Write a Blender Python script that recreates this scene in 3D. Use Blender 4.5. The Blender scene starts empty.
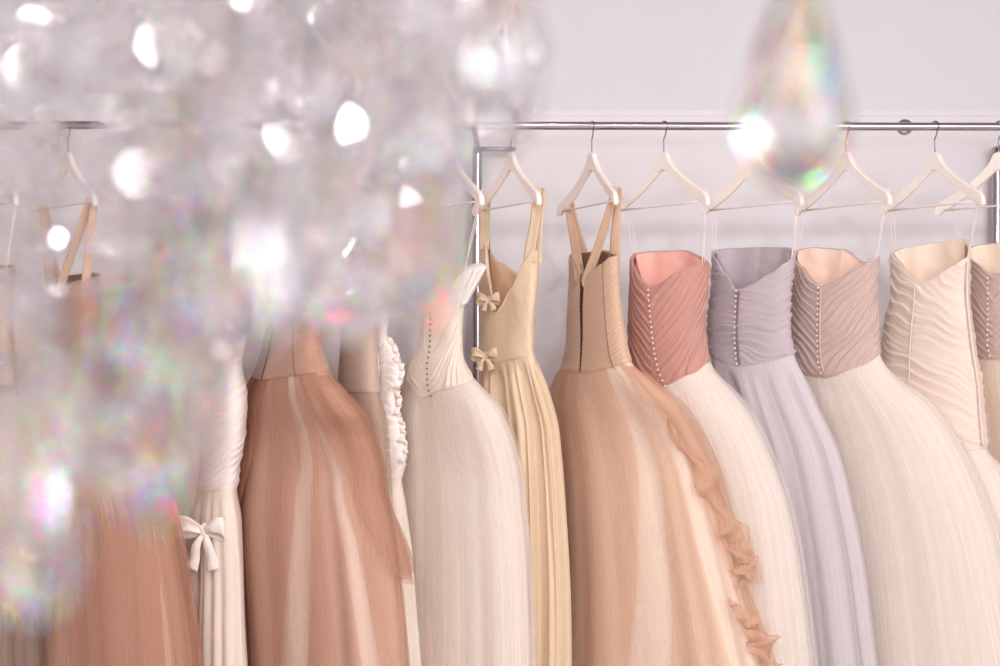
import bpy, bmesh, math, random
import numpy as np
from mathutils import Vector, Matrix, noise

# ------------------------------------------------------------------ camera, world, lights, exposure
SC = bpy.context.scene
COL = SC.collection
CAMZ = 1.33
K = 0.72 / 1000.0           # metres per photograph pixel, per metre of distance (50 mm lens, 36 mm sensor)
YR = 4.2                    # distance of the rail
YW = 4.78                   # back wall

cam = bpy.data.cameras.new('camera')
cam.lens = 50; cam.sensor_width = 36; cam.sensor_fit = 'HORIZONTAL'
cam.clip_start = 0.02
cam.dof.use_dof = True
cam.dof.focus_distance = 4.08
cam.dof.aperture_fstop = 2.1
cam.dof.aperture_blades = 0
camo = bpy.data.objects.new('camera', cam); COL.objects.link(camo)
camo.location = (0, 0, CAMZ); camo.rotation_euler = (math.pi / 2, 0, 0)
SC.camera = camo

SC.view_settings.view_transform = 'Standard'
SC.view_settings.look = 'None'
SC.view_settings.gamma = 1.0
SC.view_settings.use_curve_mapping = False
SC.view_settings.exposure = 0.19
try:
    SC.cycles.sample_clamp_indirect = 60.0
    SC.cycles.transparent_max_bounces = 24
    SC.cycles.max_bounces = 18
    SC.cycles.diffuse_bounces = 8
    SC.cycles.transmission_bounces = 14
    SC.cycles.caustics_reflective = False
    SC.cycles.caustics_refractive = False
except Exception:
    pass

w = bpy.data.worlds.new('daylight'); SC.world = w
w.use_nodes = True
w.node_tree.nodes['Background'].inputs[0].default_value = (0.94, 0.97, 1.0, 1)
w.node_tree.nodes['Background'].inputs[1].default_value = 0.80

def area(name, loc, target, size, size_y, power, color=(1, 1, 1), shape='RECTANGLE'):
    l = bpy.data.lights.new(name, 'AREA'); l.shape = shape; l.size = size; l.size_y = size_y
    l.energy = power; l.color = color
    o = bpy.data.objects.new(name, l); COL.objects.link(o); o.location = loc
    o.rotation_euler = (Vector(target) - Vector(loc)).to_track_quat('-Z', 'Y').to_euler()
    return o
area('soft_key_light', (2.3, -1.2, 2.2), (-0.2, 4.3, 1.2), 2.6, 2.0, 105, (0.95, 0.97, 1.0))  # soft key added at front right, standing in for an unseen shopfront
for i, (x, y) in enumerate([(-1.6, 0.3), (-0.5, 0.9), (0.7, 0.6), (1.7, 1.1), (-1.1, 2.0), (0.2, 2.3), (1.4, 2.2), (-0.2, -0.6)]):
    area('added_sparkle_light', (x, y, 2.9), (x * 0.9, y + 0.55, 0), 0.13, 0.13, 10, (1.0, 0.97, 0.95), 'DISK')  # small unseen overhead lamps, added so the crystals catch sparkles

# ------------------------------------------------------------------ helpers
def tag(o, label=None, cat=None, group=None, kind=None):
    if label: o['label'] = label
    if cat: o['category'] = cat
    if group: o['group'] = group
    if kind: o['kind'] = kind
    return o
def empty(name, loc, label, cat, group=None):
    o = bpy.data.objects.new(name, None); COL.objects.link(o); o.location = loc
    o.empty_display_size = 0.05
    return tag(o, label, cat, group)
def link_mesh(name, verts, faces, mat, parent=None, smooth=True, uvs=None):
    me = bpy.data.meshes.new(name)
    me.from_pydata([tuple(v) for v in verts], [], faces)
    if uvs is not None:
        uvl = me.uv_layers.new(name='UVMap')
        li = np.zeros(len(me.loops), dtype=np.int32); me.loops.foreach_get('vertex_index', li)
        uvl.data.foreach_set('uv', np.asarray(uvs, dtype=np.float32)[li].ravel())
    if smooth: me.polygons.foreach_set('use_smooth', [True] * len(me.polygons))
    me.materials.append(mat); me.update()
    o = bpy.data.objects.new(name, me); COL.objects.link(o)
    if parent:
        o.parent = parent
        o.matrix_parent_inverse = Matrix.Translation(-parent.location)
    return o
def copy_part(o, parent, loc):
    c = o.copy(); COL.objects.link(c); c.parent = parent
    c.matrix_parent_inverse = Matrix.Translation(-parent.location); c.location = loc
    return c
def P(px, py, Y):
    return Vector(((px - 500) * K * Y, Y, CAMZ + (333 - py) * K * Y))
def box(name, lo, hi, mat, parent=None, bevel=0.0):
    bm = bmesh.new(); bmesh.ops.create_cube(bm, size=1)
    for v in bm.verts:
        v.co = Vector([lo[i] + (v.co[i] + 0.5) * (hi[i] - lo[i]) for i in range(3)])
    if bevel: bmesh.ops.bevel(bm, geom=bm.edges[:], offset=bevel, segments=2, affect='EDGES')
    me = bpy.data.meshes.new(name); bm.to_mesh(me); bm.free(); me.materials.append(mat)
    o = bpy.data.objects.new(name, me); COL.objects.link(o)
    if parent:
        o.parent = parent; o.matrix_parent_inverse = Matrix.Translation(-parent.location)
    return o
def smooth_path(pts, n=8):
    pts = [Vector(p) for p in pts]
    if len(pts) < 3:
        return [pts[0].lerp(pts[1], i / n) for i in range(n + 1)]
    out = []
    q = [pts[0] * 2 - pts[1]] + pts + [pts[-1] * 2 - pts[-2]]
    for i in range(1, len(q) - 2):
        for j in range(n):
            t = j / n
            a, b, c, d = q[i - 1], q[i], q[i + 1], q[i + 2]
            out.append(0.5 * ((2 * b) + (c - a) * t + (2 * a - 5 * b + 4 * c - d) * t * t + (3 * b - a - 3 * c + d) * t ** 3))
    out.append(pts[-1])
    return out
def tube_data(pts, r, n=10, caps=True):
    V, F = [], []
    m = len(pts)
    up = Vector((0.123, 0.3, 0.94))
    for i, p in enumerate(pts):
        t = (pts[min(i + 1, m - 1)] - pts[max(i - 1, 0)]).normalized()
        if abs(t.dot(up)) > 0.98: up = Vector((1, 0.1, 0))
        a = t.cross(up).normalized(); b = t.cross(a).normalized()
        up = b.cross(t) * -1 if False else up
        rr = r[i] if hasattr(r, '__len__') else r
        for k in range(n):
            th = 2 * math.pi * k / n
            V.append(p + (a * math.cos(th) + b * math.sin(th)) * rr)
    for i in range(m - 1):
        for k in range(n):
            F.append((i * n + k, i * n + (k + 1) % n, (i + 1) * n + (k + 1) % n, (i + 1) * n + k))
    if caps:
        F.append(tuple(range(n - 1, -1, -1))); F.append(tuple((m - 1) * n + k for k in range(n)))
    return V, F
def tube(name, pts, r, mat, parent=None, n=10):
    V, F = tube_data(pts, r, n)
    return link_mesh(name, V, F, mat, parent)
def ribbon(name, pts, widths, mat, parent, thick=0.002, n=8, cross=4, crease=0.0, seed=0):
    """pts: Vectors, widths: a world vector (full width) per point"""
    c = smooth_path(pts, n); wv = smooth_path(widths, n)
    V, F, U = [], [], []
    m = len(c)
    for i in range(m):
        t = (c[min(i + 1, m - 1)] - c[max(i - 1, 0)])
        nn = t.cross(wv[i])
        nn = nn.normalized() if nn.length > 1e-9 else Vector((0, -1, 0))
        for k in range(cross + 1):
            s = k / cross - 0.5
            V.append(c[i] + wv[i] * s + nn * crease * (math.cos(s * 2 * math.pi) + 0.5 * math.sin(i * 0.7 + seed + 5 * s)))
            U.append((k / cross, i / m))
    q = cross + 1
    for i in range(m - 1):
        for k in range(cross):
            F.append((i * q + k, i * q + k + 1, (i + 1) * q + k + 1, (i + 1) * q + k))
    o = link_mesh(name, V, F, mat, parent, True, U)
    md = o.modifiers.new('thickness', 'SOLIDIFY'); md.thickness = thick; md.offset = 0
    return o

# ------------------------------------------------------------------ materials
def lin(c):
    return tuple((x / 255 / 12.92) if x / 255 <= 0.04045 else ((x / 255 + 0.055) / 1.055) ** 2.4 for x in c) + (1.0,)
def nodes(name):
    m = bpy.data.materials.new(name); m.use_nodes = True
    nt = m.node_tree; nt.nodes.clear()
    return m, nt, nt.nodes, nt.links
def streak(nt, sx, sy, detail=3.0, coord='UV'):
    tc = nt.nodes.new('ShaderNodeTexCoord'); mp = nt.nodes.new('ShaderNodeMapping')
    mp.inputs['Scale'].default_value = (sx, sy, 1)
    nz = nt.nodes.new('ShaderNodeTexNoise'); nz.inputs['Scale'].default_value = 1.0; nz.inputs['Detail'].default_value = detail
    nt.links.new(tc.outputs[coord], mp.inputs[0]); nt.links.new(mp.outputs[0], nz.inputs['Vector'])
    return nz.outputs['Fac']
def fabric(name, rgb, rough=0.65, sheen=0.25, su=90, sv=3, vary=0.12, bump=0.25, trans=0.12, spec=0.3):
    m, nt, N, L = nodes(name)
    out = N.new('ShaderNodeOutputMaterial'); p = N.new('ShaderNodeBsdfPrincipled')
    f = streak(nt, su, sv)
    ramp = N.new('ShaderNodeMixRGB')
    c = lin(rgb)
    ramp.inputs[1].default_value = tuple(x * (1 - vary) for x in c[:3]) + (1,)
    ramp.inputs[2].default_value = tuple(min(1, x * (1 + vary)) for x in c[:3]) + (1,)
    L.new(f, ramp.inputs[0]); L.new(ramp.outputs[0], p.inputs['Base Color'])
    p.inputs['Roughness'].default_value = rough
    p.inputs['Specular IOR Level'].default_value = spec
    p.inputs['Sheen Weight'].default_value = sheen
    b = N.new('ShaderNodeBump'); b.inputs['Strength'].default_value = bump; b.inputs['Distance'].default_value = 0.004
    L.new(f, b.inputs['Height']); L.new(b.outputs[0], p.inputs['Normal'])
    if trans > 0:
        t = N.new('ShaderNodeBsdfTranslucent'); L.new(ramp.outputs[0], t.inputs[0]); L.new(b.outputs[0], t.inputs['Normal'])
        mx = N.new('ShaderNodeMixShader'); mx.inputs[0].default_value = trans
        L.new(p.outputs[0], mx.inputs[1]); L.new(t.outputs[0], mx.inputs[2]); L.new(mx.outputs[0], out.inputs[0])
    else:
        L.new(p.outputs[0], out.inputs[0])
    return m
def tulle(name, rgb, lo=0.25, hi=0.8, su=110, sv=2.0, vary=0.15):
    m, nt, N, L = nodes(name)
    out = N.new('ShaderNodeOutputMaterial')
    f = streak(nt, su, sv, 2.5)
    c = lin(rgb)
    mc = N.new('ShaderNodeMixRGB')
    mc.inputs[1].default_value = tuple(x * (1 - vary) for x in c[:3]) + (1,)
    mc.inputs[2].default_value = tuple(min(1, x * (1 + vary)) for x in c[:3]) + (1,)
    L.new(f, mc.inputs[0])
    d = N.new('ShaderNodeBsdfDiffuse'); t = N.new('ShaderNodeBsdfTranslucent')
    L.new(mc.outputs[0], d.inputs[0]); L.new(mc.outputs[0], t.inputs[0])
    mx = N.new('ShaderNodeMixShader'); mx.inputs[0].default_value = 0.4
    L.new(d.outputs[0], mx.inputs[1]); L.new(t.outputs[0], mx.inputs[2])
    tr = N.new('ShaderNodeBsdfTransparent')
    mr = N.new('ShaderNodeMapRange'); mr.inputs[1].default_value = 0.3; mr.inputs[2].default_value = 0.7
    mr.inputs[3].default_value = lo; mr.inputs[4].default_value = hi
    L.new(f, mr.inputs[0])
    mo = N.new('ShaderNodeMixShader'); L.new(mr.outputs[0], mo.inputs[0])
    L.new(tr.outputs[0], mo.inputs[1]); L.new(mx.outputs[0], mo.inputs[2]); L.new(mo.outputs[0], out.inputs[0])
    return m
def simple(name, rgb, rough=0.5, metal=0.0, spec=0.5, nscale=40, vary=0.05, coord='Object'):
    m, nt, N, L = nodes(name)
    out = N.new('ShaderNodeOutputMaterial'); p = N.new('ShaderNodeBsdfPrincipled')
    f = streak(nt, nscale, nscale, 2.0, coord)
    mc = N.new('ShaderNodeMixRGB'); c = lin(rgb)
    mc.inputs[1].default_value = tuple(x * (1 - vary) for x in c[:3]) + (1,)
    mc.inputs[2].default_value = tuple(min(1, x * (1 + vary)) for x in c[:3]) + (1,)
    L.new(f, mc.inputs[0]); L.new(mc.outputs[0], p.inputs['Base Color'])
    p.inputs['Roughness'].default_value = rough; p.inputs['Metallic'].default_value = metal
    p.inputs['Specular IOR Level'].default_value = spec
    L.new(p.outputs[0], out.inputs[0])
    return m
def crystal_material():
    """lead crystal with dispersion: red, green and blue light refract by different indices"""
    m, nt, N, L = nodes('lead_crystal')
    out = N.new('ShaderNodeOutputMaterial')
    prev = None
    for col, ior in (((1, 0, 0, 1), 1.522), ((0, 1, 0, 1), 1.545), ((0, 0, 1, 1), 1.572)):
        g = N.new('ShaderNodeBsdfGlass'); g.inputs['Color'].default_value = col
        g.inputs['Roughness'].default_value = 0.0; g.inputs['IOR'].default_value = ior
        if prev is None: prev = g.outputs[0]
        else:
            a = N.new('ShaderNodeAddShader'); L.new(prev, a.inputs[0]); L.new(g.outputs[0], a.inputs[1]); prev = a.outputs[0]
    L.new(prev, out.inputs[0])
    return m

M = {}
M['wall'] = simple('painted_wall', (221, 222, 228), 0.75, 0, 0.2, 6, 0.015)
M['panel'] = simple('lacquered_panel', (228, 224, 228), 0.45, 0, 0.35, 4, 0.02)
M['sidewall'] = simple('side_wall_paint', (198, 184, 180), 0.75, 0, 0.2, 6, 0.02)
M['ceiling'] = simple('ceiling_paint', (196, 184, 184), 0.8)
M['floor'] = simple('pale_floor', (206, 198, 194), 0.5)
M['chrome'] = simple('chrome', (182, 178, 186), 0.16, 1.0, 0.5, 30, 0.03)
M['wire'] = simple('hook_wire', (150, 144, 146), 0.25, 1.0)
M['hanger'] = simple('white_hanger', (246, 238, 232), 0.4, 0, 0.5, 30, 0.02)
M['hangbar'] = simple('hanger_bar', (238, 226, 218), 0.45)
M['crystal'] = crystal_material()
def clear_glass(rough):
    m, nt, N, L = nodes('clear_crystal')
    g = N.new('ShaderNodeBsdfGlass'); g.inputs['Roughness'].default_value = rough; g.inputs['IOR'].default_value = 1.54
    g.inputs['Color'].default_value = (0.985, 0.985, 1.0, 1)
    L.new(g.outputs[0], N.new('ShaderNodeOutputMaterial').inputs[0]); return m
M['clear'] = clear_glass(0.05); M['polished'] = clear_glass(0.0)
M['bronze'] = simple('dark_bronze', (74, 62, 60), 0.4, 0.7)
M['pearl'] = simple('pearl_button', (226, 202, 190), 0.3, 0, 0.6)
M['placket'] = simple('dark_placket_ribbon', (120, 100, 105), 0.6)  # even dark tone for the lilac placket and the ivory gown's buttons
M['loop'] = simple('satin_loop', (238, 226, 222), 0.5)

# ------------------------------------------------------------------ the room
def struct(o): o['kind'] = 'structure'; return o
struct(box('wall_back', (-3.6, YW, 0), (3.6, YW + 0.1, 3.0), M['wall']))
struct(box('floor', (-3.6, -3.0, -0.1), (3.6, YW, 0), M['floor']))
struct(box('ceiling', (-3.6, -3.0, 3.0), (3.6, YW + 0.1, 3.1), M['ceiling']))
struct(box('wall_left', (-3.7, -3.0, 0), (-3.6, YW + 0.1, 3.0), M['sidewall']))
struct(box('wall_right', (3.6, -3.0, 0), (3.7, YW + 0.1, 3.0), M['sidewall']))
zp = P(0, 117, YW).z
struct(box('trim_1', (-3.6, YW - 0.012, 0.0), (3.6, YW - 0.001, zp), M['panel'], None, 0.003))
struct(box('trim_2', (-3.6, YW - 0.006, zp + 0.001), (3.6, YW - 0.001, zp + 0.022), M['panel'], None, 0.002))

# ------------------------------------------------------------------ the clothes rail
ZR = P(0, 126, YR).z
rail = empty('clothes_rail', (0, YR, 0), 'long chrome clothes rail along the wall, carrying all the gowns', 'rail')
tube('rail_tube', [Vector((x, YR, ZR + 0.0025 * math.sin((x + 3) * 0.9))) for x in np.linspace(-2.6, 2.6, 40)], 0.0125, M['chrome'], rail, 20)
def post(px, dx):
    x = P(px, 0, YW - 0.06).x; y = YW - 0.06
    tube('rail_post', [Vector((x, y, z)) for z in (0.0, 0.6, 1.2, ZR - 0.02, ZR + 0.003)], 0.0175, M['chrome'], rail, 20)
    tube('rail_arm', [Vector((x, y, ZR)), Vector((x, (y + YR) / 2, ZR)), Vector((x, YR, ZR))], 0.010, M['chrome'], rail, 14)
    if dx: tube('cross_bar', [Vector((x, y, ZR)), Vector((x + dx / 2, y, ZR)), Vector((x + dx, y, ZR))], 0.008, M['chrome'], rail, 12)
post(477, 0.13); post(997, 0)
# round joint on the rail
jx = P(907, 0, YR).x
V, F = tube_data([Vector((jx - 0.006, YR + 0.012, ZR)), Vector((jx - 0.004, YR + 0.012, ZR)), Vector((jx + 0.004, YR + 0.012, ZR)), Vector((jx + 0.006, YR + 0.012, ZR))], [0.016, 0.02, 0.02, 0.016], 20)
V2, F2 = tube_data([Vector((jx, YR + 0.016, ZR)), Vector((jx, YR + 0.02, ZR)), Vector((jx, YR + 0.03, ZR)), Vector((jx, YR + 0.034, ZR))], [0.021, 0.024, 0.024, 0.02], 24)
link_mesh('rail_joint', V2, F2, M['chrome'], rail)

# ------------------------------------------------------------------ hangers
def hanger_meshes():
    up = [(0.0, 0.0), (0.010, -0.001), (0.018, -0.006), (0.024, -0.018), (0.036, -0.036), (0.062, -0.060), (0.10, -0.086), (0.145, -0.112), (0.176, -0.128),
          (0.196, -0.138), (0.207, -0.150), (0.212, -0.168), (0.209, -0.176)]
    lo = [(0.200, -0.180), (0.188, -0.170), (0.160, -0.156), (0.115, -0.130), (0.072, -0.101), (0.036, -0.074), (0.015, -0.058), (0.0, -0.054)]
    half = up + lo
    prof = half + [(-x, z) for x, z in reversed(half[1:-1])]
    bm = bmesh.new()
    th = 0.0075
    def yb(x): return -0.02 * (abs(x) / 0.21) ** 2
    f = [bm.verts.new((x, yb(x) - th, z)) for x, z in prof]; b = [bm.verts.new((x, yb(x) + th, z)) for x, z in prof]
    n = len(prof)
    # strips across between upper and lower outline keep the curve
    for vs, flip in ((f, False), (b, True)):
        nu, nl = len(up), len(lo)
        U = list(range(nu)); Lw = list(range(nu + nl - 1, nu - 1, -1))
        def strip(ui, li):
            i = j = 0
            while i < len(ui) - 1 or j < len(li) - 1:
                if j == len(li) - 1 or (i < len(ui) - 1 and i / (len(ui) - 1) <= j / (len(li) - 1)):
                    t = (vs[ui[i]], vs[ui[i + 1]], vs[li[j]]); i += 1
                else:
                    t = (vs[ui[i]], vs[li[j + 1]], vs[li[j]]); j += 1
                if len(set(t)) == 3:
                    try: bm.faces.new(t)
                    except ValueError: pass
        strip(U, Lw)
        mir = lambda k: 0 if k == 0 else (k if k == nu + nl - 1 else n - k)
        strip([mir(k) for k in U], [mir(k) for k in Lw])
    for k in range(n):
        bm.faces.new((f[k], f[(k + 1) % n], b[(k + 1) % n], b[k]))
    bmesh.ops.recalc_face_normals(bm, faces=bm.faces[:])
    sharp = [e for e in bm.edges if len(e.link_faces) == 2 and e.calc_face_angle() > 1.0]
    bmesh.ops.bevel(bm, geom=sharp, offset=0.003, segments=2, affect='EDGES')
    me = bpy.data.meshes.new('hanger_body'); bm.to_mesh(me); bm.free()
    me.materials.append(M['hanger'])
    return me
HB = hanger_meshes()
def hook_mesh():
    pts = []
    r = 0.0155
    for k in range(15):
        a = math.radians(200 - 250 * k / 14)
        pts.append(Vector((r * math.cos(a), 0, r * math.sin(a))))
    pts += [Vector((0.006, 0, -0.026)), Vector((-0.001, 0, -0.038)), Vector((-0.0015, 0, -0.055)), Vector((0, 0, -0.085))]
    V, F = tube_data(smooth_path(pts, 3), 0.0021, 8)
    me = bpy.data.meshes.new('hook'); me.from_pydata([tuple(v) for v in V], [], F); me.materials.append(M['wire'])
    me.polygons.foreach_set('use_smooth', [True] * len(me.polygons)); return me
HK = hook_mesh()
V, F = tube_data([Vector((-0.196, -0.017, -0.163)), Vector((-0.1, -0.014, -0.163)), Vector((0.1, -0.014, -0.163)), Vector((0.196, -0.017, -0.163))], 0.0032, 10)
HBAR = bpy.data.meshes.new('crossbar'); HBAR.from_pydata([tuple(v) for v in V], [], F); HBAR.materials.append(M['hangbar'])
HBAR.polygons.foreach_set('use_smooth', [True] * len(HBAR.polygons))
HOOKZ = ZR - 0.0015
NECK = -0.078
def hanger(px, yaw_deg, label, tilt=0.0):
    x = P(px, 0, YR).x
    o = empty('clothes_hanger', (x, YR, HOOKZ), label, 'hanger', 'white hangers on the chrome rail')
    o.rotation_euler = (0, math.radians(tilt), -math.radians(yaw_deg))
    for nm, me, dz in (('hook', HK, 0), ('hanger_body', HB, NECK), ('crossbar', HBAR, NECK)):
        c = bpy.data.objects.new(nm, me); COL.objects.link(c); c.parent = o; c.location = (0, 0, dz)
    return o
def hanger_end(px, yaw_deg, s, dz=0.0, reach=0.19):
    a = math.radians(yaw_deg)
    return Vector((P(px, 0, YR).x + s * reach * math.cos(a), YR - s * reach * math.sin(a), HOOKZ + NECK - 0.135 + dz))

# ------------------------------------------------------------------ gowns
def pchip(xs, ys):
    xs = np.array(xs, float); ys = np.array(ys, float)
    h = np.diff(xs); dl = np.diff(ys) / h
    m = np.zeros(len(xs)); m[0] = dl[0]; m[-1] = dl[-1]
    for i in range(1, len(xs) - 1):
        if dl[i - 1] * dl[i] > 0:
            w1 = 2 * h[i] + h[i - 1]; w2 = h[i] + 2 * h[i - 1]
            m[i] = (w1 + w2) / (w1 / dl[i - 1] + w2 / dl[i])
    def f(x):
        x = np.clip(x, xs[0], xs[-1]); i = np.clip(np.searchsorted(xs, x) - 1, 0, len(h) - 1)
        t = (x - xs[i]) / h[i]
        return ((2 * t ** 3 - 3 * t ** 2 + 1) * ys[i] + (t ** 3 - 2 * t ** 2 + t) * h[i] * m[i] + (-2 * t ** 3 + 3 * t ** 2) * ys[i + 1] + (t ** 3 - t ** 2) * h[i] * m[i + 1])
    return f
def sstep(a, b, x):
    t = np.clip((x - a) / (b - a), 0, 1); return t * t * (3 - 2 * t)
def cyc(lst, th, smooth=True):
    """cyclic interpolation of (degrees, value) over angles th (degrees)"""
    l = sorted([(d % 360, v) for d, v in lst]); l = [(l[-1][0] - 360, l[-1][1])] + l + [(l[0][0] + 360, l[0][1])]
    xs = np.array([a for a, _ in l]); ys = np.array([b for _, b in l])
    t = np.mod(th, 360); i = np.clip(np.searchsorted(xs, t, side='right') - 1, 0, len(xs) - 2)
    f = (t - xs[i]) / (xs[i + 1] - xs[i])
    if smooth: f = 0.5 * f + 0.5 * f * f * (3 - 2 * f)
    return ys[i] * (1 - f) + ys[i + 1] * f
def vnoise(a, b, c):
    a, b, c = np.broadcast_arrays(a, b, c)
    return np.array([noise.noise(Vector((x, y, z))) for x, y, z in zip(a.ravel(), b.ravel(), c.ravel())]).reshape(a.shape)

class Gown:
    """levels: (photo row, left edge, right edge) of the gown's outline at the rail's distance"""
    def __init__(s, levels, waist, yaw, r, yaw2=None, r2=None, Y=YR, seed=1):
        s.rng = random.Random(seed); s.seed = seed; s.Y = Y
        yaw2 = yaw if yaw2 is None else yaw2; r2 = r if r2 is None else r2
        s.waist = waist; s.yaw = yaw
        lv = list(levels)
        if lv[-1][0] < 780:
            (p0, a0, b0), (p1, a1, b1) = lv[-2], lv[-1]
            k = (778 - p1) / (p1 - p0) * 0.8
            lv.append((778, a1 + (a1 - a0) * k, b1 + (b1 - b0) * k))
        wz = max(w for _, w in waist) if hasattr(waist, '__len__') else waist
        zs, cx, ww, dd, aa = [], [], [], [], []
        TH = np.radians(np.arange(0, 360, 5))
        for py, xl, xr in lv:
            f = float(sstep(wz - 15, wz + 90, py))
            a = math.radians(yaw + (yaw2 - yaw) * f); rr = r + (r2 - r) * f
            wv = (xr - xl) / 2 * K * Y / math.sqrt(math.cos(a) ** 2 + (rr * math.sin(a)) ** 2); x = ((xl + xr) / 2 - 500) * K * Y
            for _ in range(14):
                X = x + wv * np.cos(TH) * math.cos(a) - rr * wv * np.sin(TH) * math.sin(a)
                YY = Y - wv * np.cos(TH) * math.sin(a) - rr * wv * np.sin(TH) * math.cos(a)
                q = 500 + X / (YY * K); lo, hi = q.min(), q.max()
                wv *= (xr - xl) / (hi - lo); x += ((xl + xr) / 2 - (lo + hi) / 2) * K * Y * 0.8
            zs.append(CAMZ + (333 - py) * K * Y); cx.append(x); ww.append(wv); dd.append(rr * wv); aa.append(a)
        o = np.argsort(zs); g = lambda v: np.array(v)[o]
        s.fx, s.fw, s.fd, s.fa = pchip(g(zs), g(cx)), pchip(g(zs), g(ww)), pchip(g(zs), g(dd)), pchip(g(zs), g(aa))
        s.x0 = s.fx(CAMZ + 0.2)
    def surf(s, th, z, off=0.0):
        """points on the gown at angles th (radians) and heights z, pushed out by off"""
        a = s.fa(z); W = s.fw(z); D = s.fd(z)
        c, sn = np.cos(th), np.sin(th)
        nx, ny = c / W, sn / D; nl = np.sqrt(nx ** 2 + ny ** 2); nx, ny = nx / nl, ny / nl
        pu = W * c + off * nx; pn = D * sn + off * ny
        return np.stack([s.fx(z) + pu * np.cos(a) - pn * np.sin(a), s.Y - pu * np.sin(a) - pn * np.cos(a), z + 0 * pu], -1)
    def zline(s, spec, thd):
        """height of an edge given as photo rows by angle"""
        if not hasattr(spec, '__len__'): spec = [(0, spec), (180, spec)]
        py = cyc(spec, thd)
        z = CAMZ + (333 - py) * K * s.Y
        for _ in range(3):
            p = s.surf(np.radians(thd), z); z = CAMZ + (333 - py) * K * p[..., 1]
        return z
    def grid(s, name, th, z, off, mat, parent, solid=0.0):
        nv, nu = z.shape
        pts = s.surf(th, z, off).reshape(-1, 3)
        F = [(i * nu + k, i * nu + k + 1, (i + 1) * nu + k + 1, (i + 1) * nu + k) for i in range(nv - 1) for k in range(nu - 1)]
        U = np.stack([th / (2 * math.pi) + 0.25, z], -1).reshape(-1, 2)
        o = link_mesh(name, pts, F, mat, parent, True, U)
        if solid:
            md = o.modifiers.new('thickness', 'SOLIDIFY'); md.thickness = solid; md.offset = -1
        return o
    def bodice(s, top, mat, lining, parent, pleat='diag', amp=0.005, wave=0.024, slope=0.6, nu=260, nv=130, gap=None, extra=None, low=0.0):
        s.top = top
        if gap: g0, g1 = gap; thd0 = np.linspace(90 + 0.001, 450 - 0.001, nu + 1)
        else: thd0 = np.linspace(-90, 270, nu + 1)
        t = np.linspace(0, 1, nv)[:, None]
        if gap:
            gg = g0 + (g1 - g0) * t
            thd = 90 + gg + (360 - 2 * gg) * ((thd0 - 90) / 360)[None, :]
        else: thd = np.repeat(thd0[None, :], nv, 0)
        th = np.radians(thd)
        zt = s.zline(top, thd); zw = s.zline(s.waist, thd) - low
        z = zt + (zw - zt) * t
        d = (thd - 90 + 180) % 360 - 180            # signed angle from centre back
        rnd = s.seed * 7.3
        nz = vnoise(np.cos(th) * 1.3, np.sin(th) * 1.3 + rnd, z * 9)
        nz2 = vnoise(np.cos(th) * 3, np.sin(th) * 3 + rnd, z * 30)
        arc = np.radians(np.abs(d)) * 0.12
        if pleat == 'diag':    ph = (z - slope * arc) / wave + nz * 1.3
        elif pleat == 'level': ph = (z + slope * 0.25 * np.sin(np.radians(np.abs(d)) * 2.0) * 0.06) / wave + nz * 1.1
        elif pleat == 'cross': ph = (z + slope * np.radians(d) * 0.12) / wave + nz * 1.0
        elif pleat == 'fine':  ph = (z - slope * np.abs(np.radians(d - 60)) * 0.05) / wave + nz * 0.25
        if pleat == 'none':
            off = amp * nz * 1.5 + 0.25 * amp * nz2
        else:
            def saw(ph_, k):
                fl = np.floor(ph_); fr = ph_ - fl
                h = np.sin(fl * 12.9898 + k) * 43758.5453; h = h - np.floor(h)
                h2 = np.sin(fl * 78.233 + k) * 12543.123; h2 = h2 - np.floor(h2)
                return np.where(fr < 0.9, (fr / 0.9) ** 1.6, (1 - fr) / 0.1) * (0.4 + 0.6 * h), h2
            if pleat == 'fine':
                pr, _h = saw(ph, s.seed); off = amp * (0.4 + pr * 0.6) + 0.002 * nz
            else:
                p1, h2 = saw(ph * 0.9, s.seed)
                da = np.radians(np.abs(d))
                fade = 0.3 + 0.7 * (0.5 + 0.5 * np.sin(da * 2.0 + h2 * 6.28))
                p2, h3 = saw(ph * 1.7 + 0.5 * nz2, s.seed + 3)
                fade2 = sstep(0.2, 0.9, 0.5 + 0.5 * np.sin(da * 3.1 + h3 * 6.28))
                off = amp * (1.25 * p1 * fade + 0.5 * p2 * fade2) + 0.004 * nz
        off = off * sstep(0, 0.03, t) * (1 - sstep(0.97, 1.0, t)) + 0.002
        if extra is not None: off = off + extra(d, z, t)
        # turned-in top edge
        z = np.vstack([z[:1] - 0.012, z[:1] - 0.002, z]); th = np.vstack([th[:1], th[:1], th]); off = np.vstack([off[:1] * 0 - 0.006, off[:1] * 0 - 0.005, off])
        s.grid('bodice', th, z, off, mat, parent)
        thl = th[2:]; zl = (zt + (zw - zt) * t * 0.98)
        s.grid('lining', thl[::4, ::2], zl[::4, ::2] - 0.004, np.zeros_like(zl[::4, ::2]) - 0.014 + 0.003 * nz2[::4, ::2] + 0.003 * np.sin(np.radians(np.abs(d[::4, ::2])) * 7 + s.seed), lining, parent)
    def folds(s, thd, t, amp, lobes, drift=0.6, gather=0.0008, seed=0, p=0.8, sharp=0.3):
        rng = random.Random(s.seed * 131 + seed)
        th = np.radians(thd); out = 0 * (th + t)
        for n in lobes:
            a = rng.uniform(0.6, 1.0) / (n ** 0.75) * 6; ph = rng.uniform(0, 6.28); dr = rng.uniform(-1, 1) * drift
            wgt = 0.55 + 0.45 * np.sin(th * rng.choice([1, 2, 3]) + rng.uniform(0, 6.28))
            v = np.sin(n * th + ph + dr * t * 3 + 0.5 * np.sin(th * 3 + ph))
            out = out + a * wgt * (v - sharp * np.abs(v))
        g = np.sin(th * 83 + 3 * np.sin(th * 5)) + np.sin(th * 131 + 2 * np.sin(th * 7) + 1)
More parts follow.
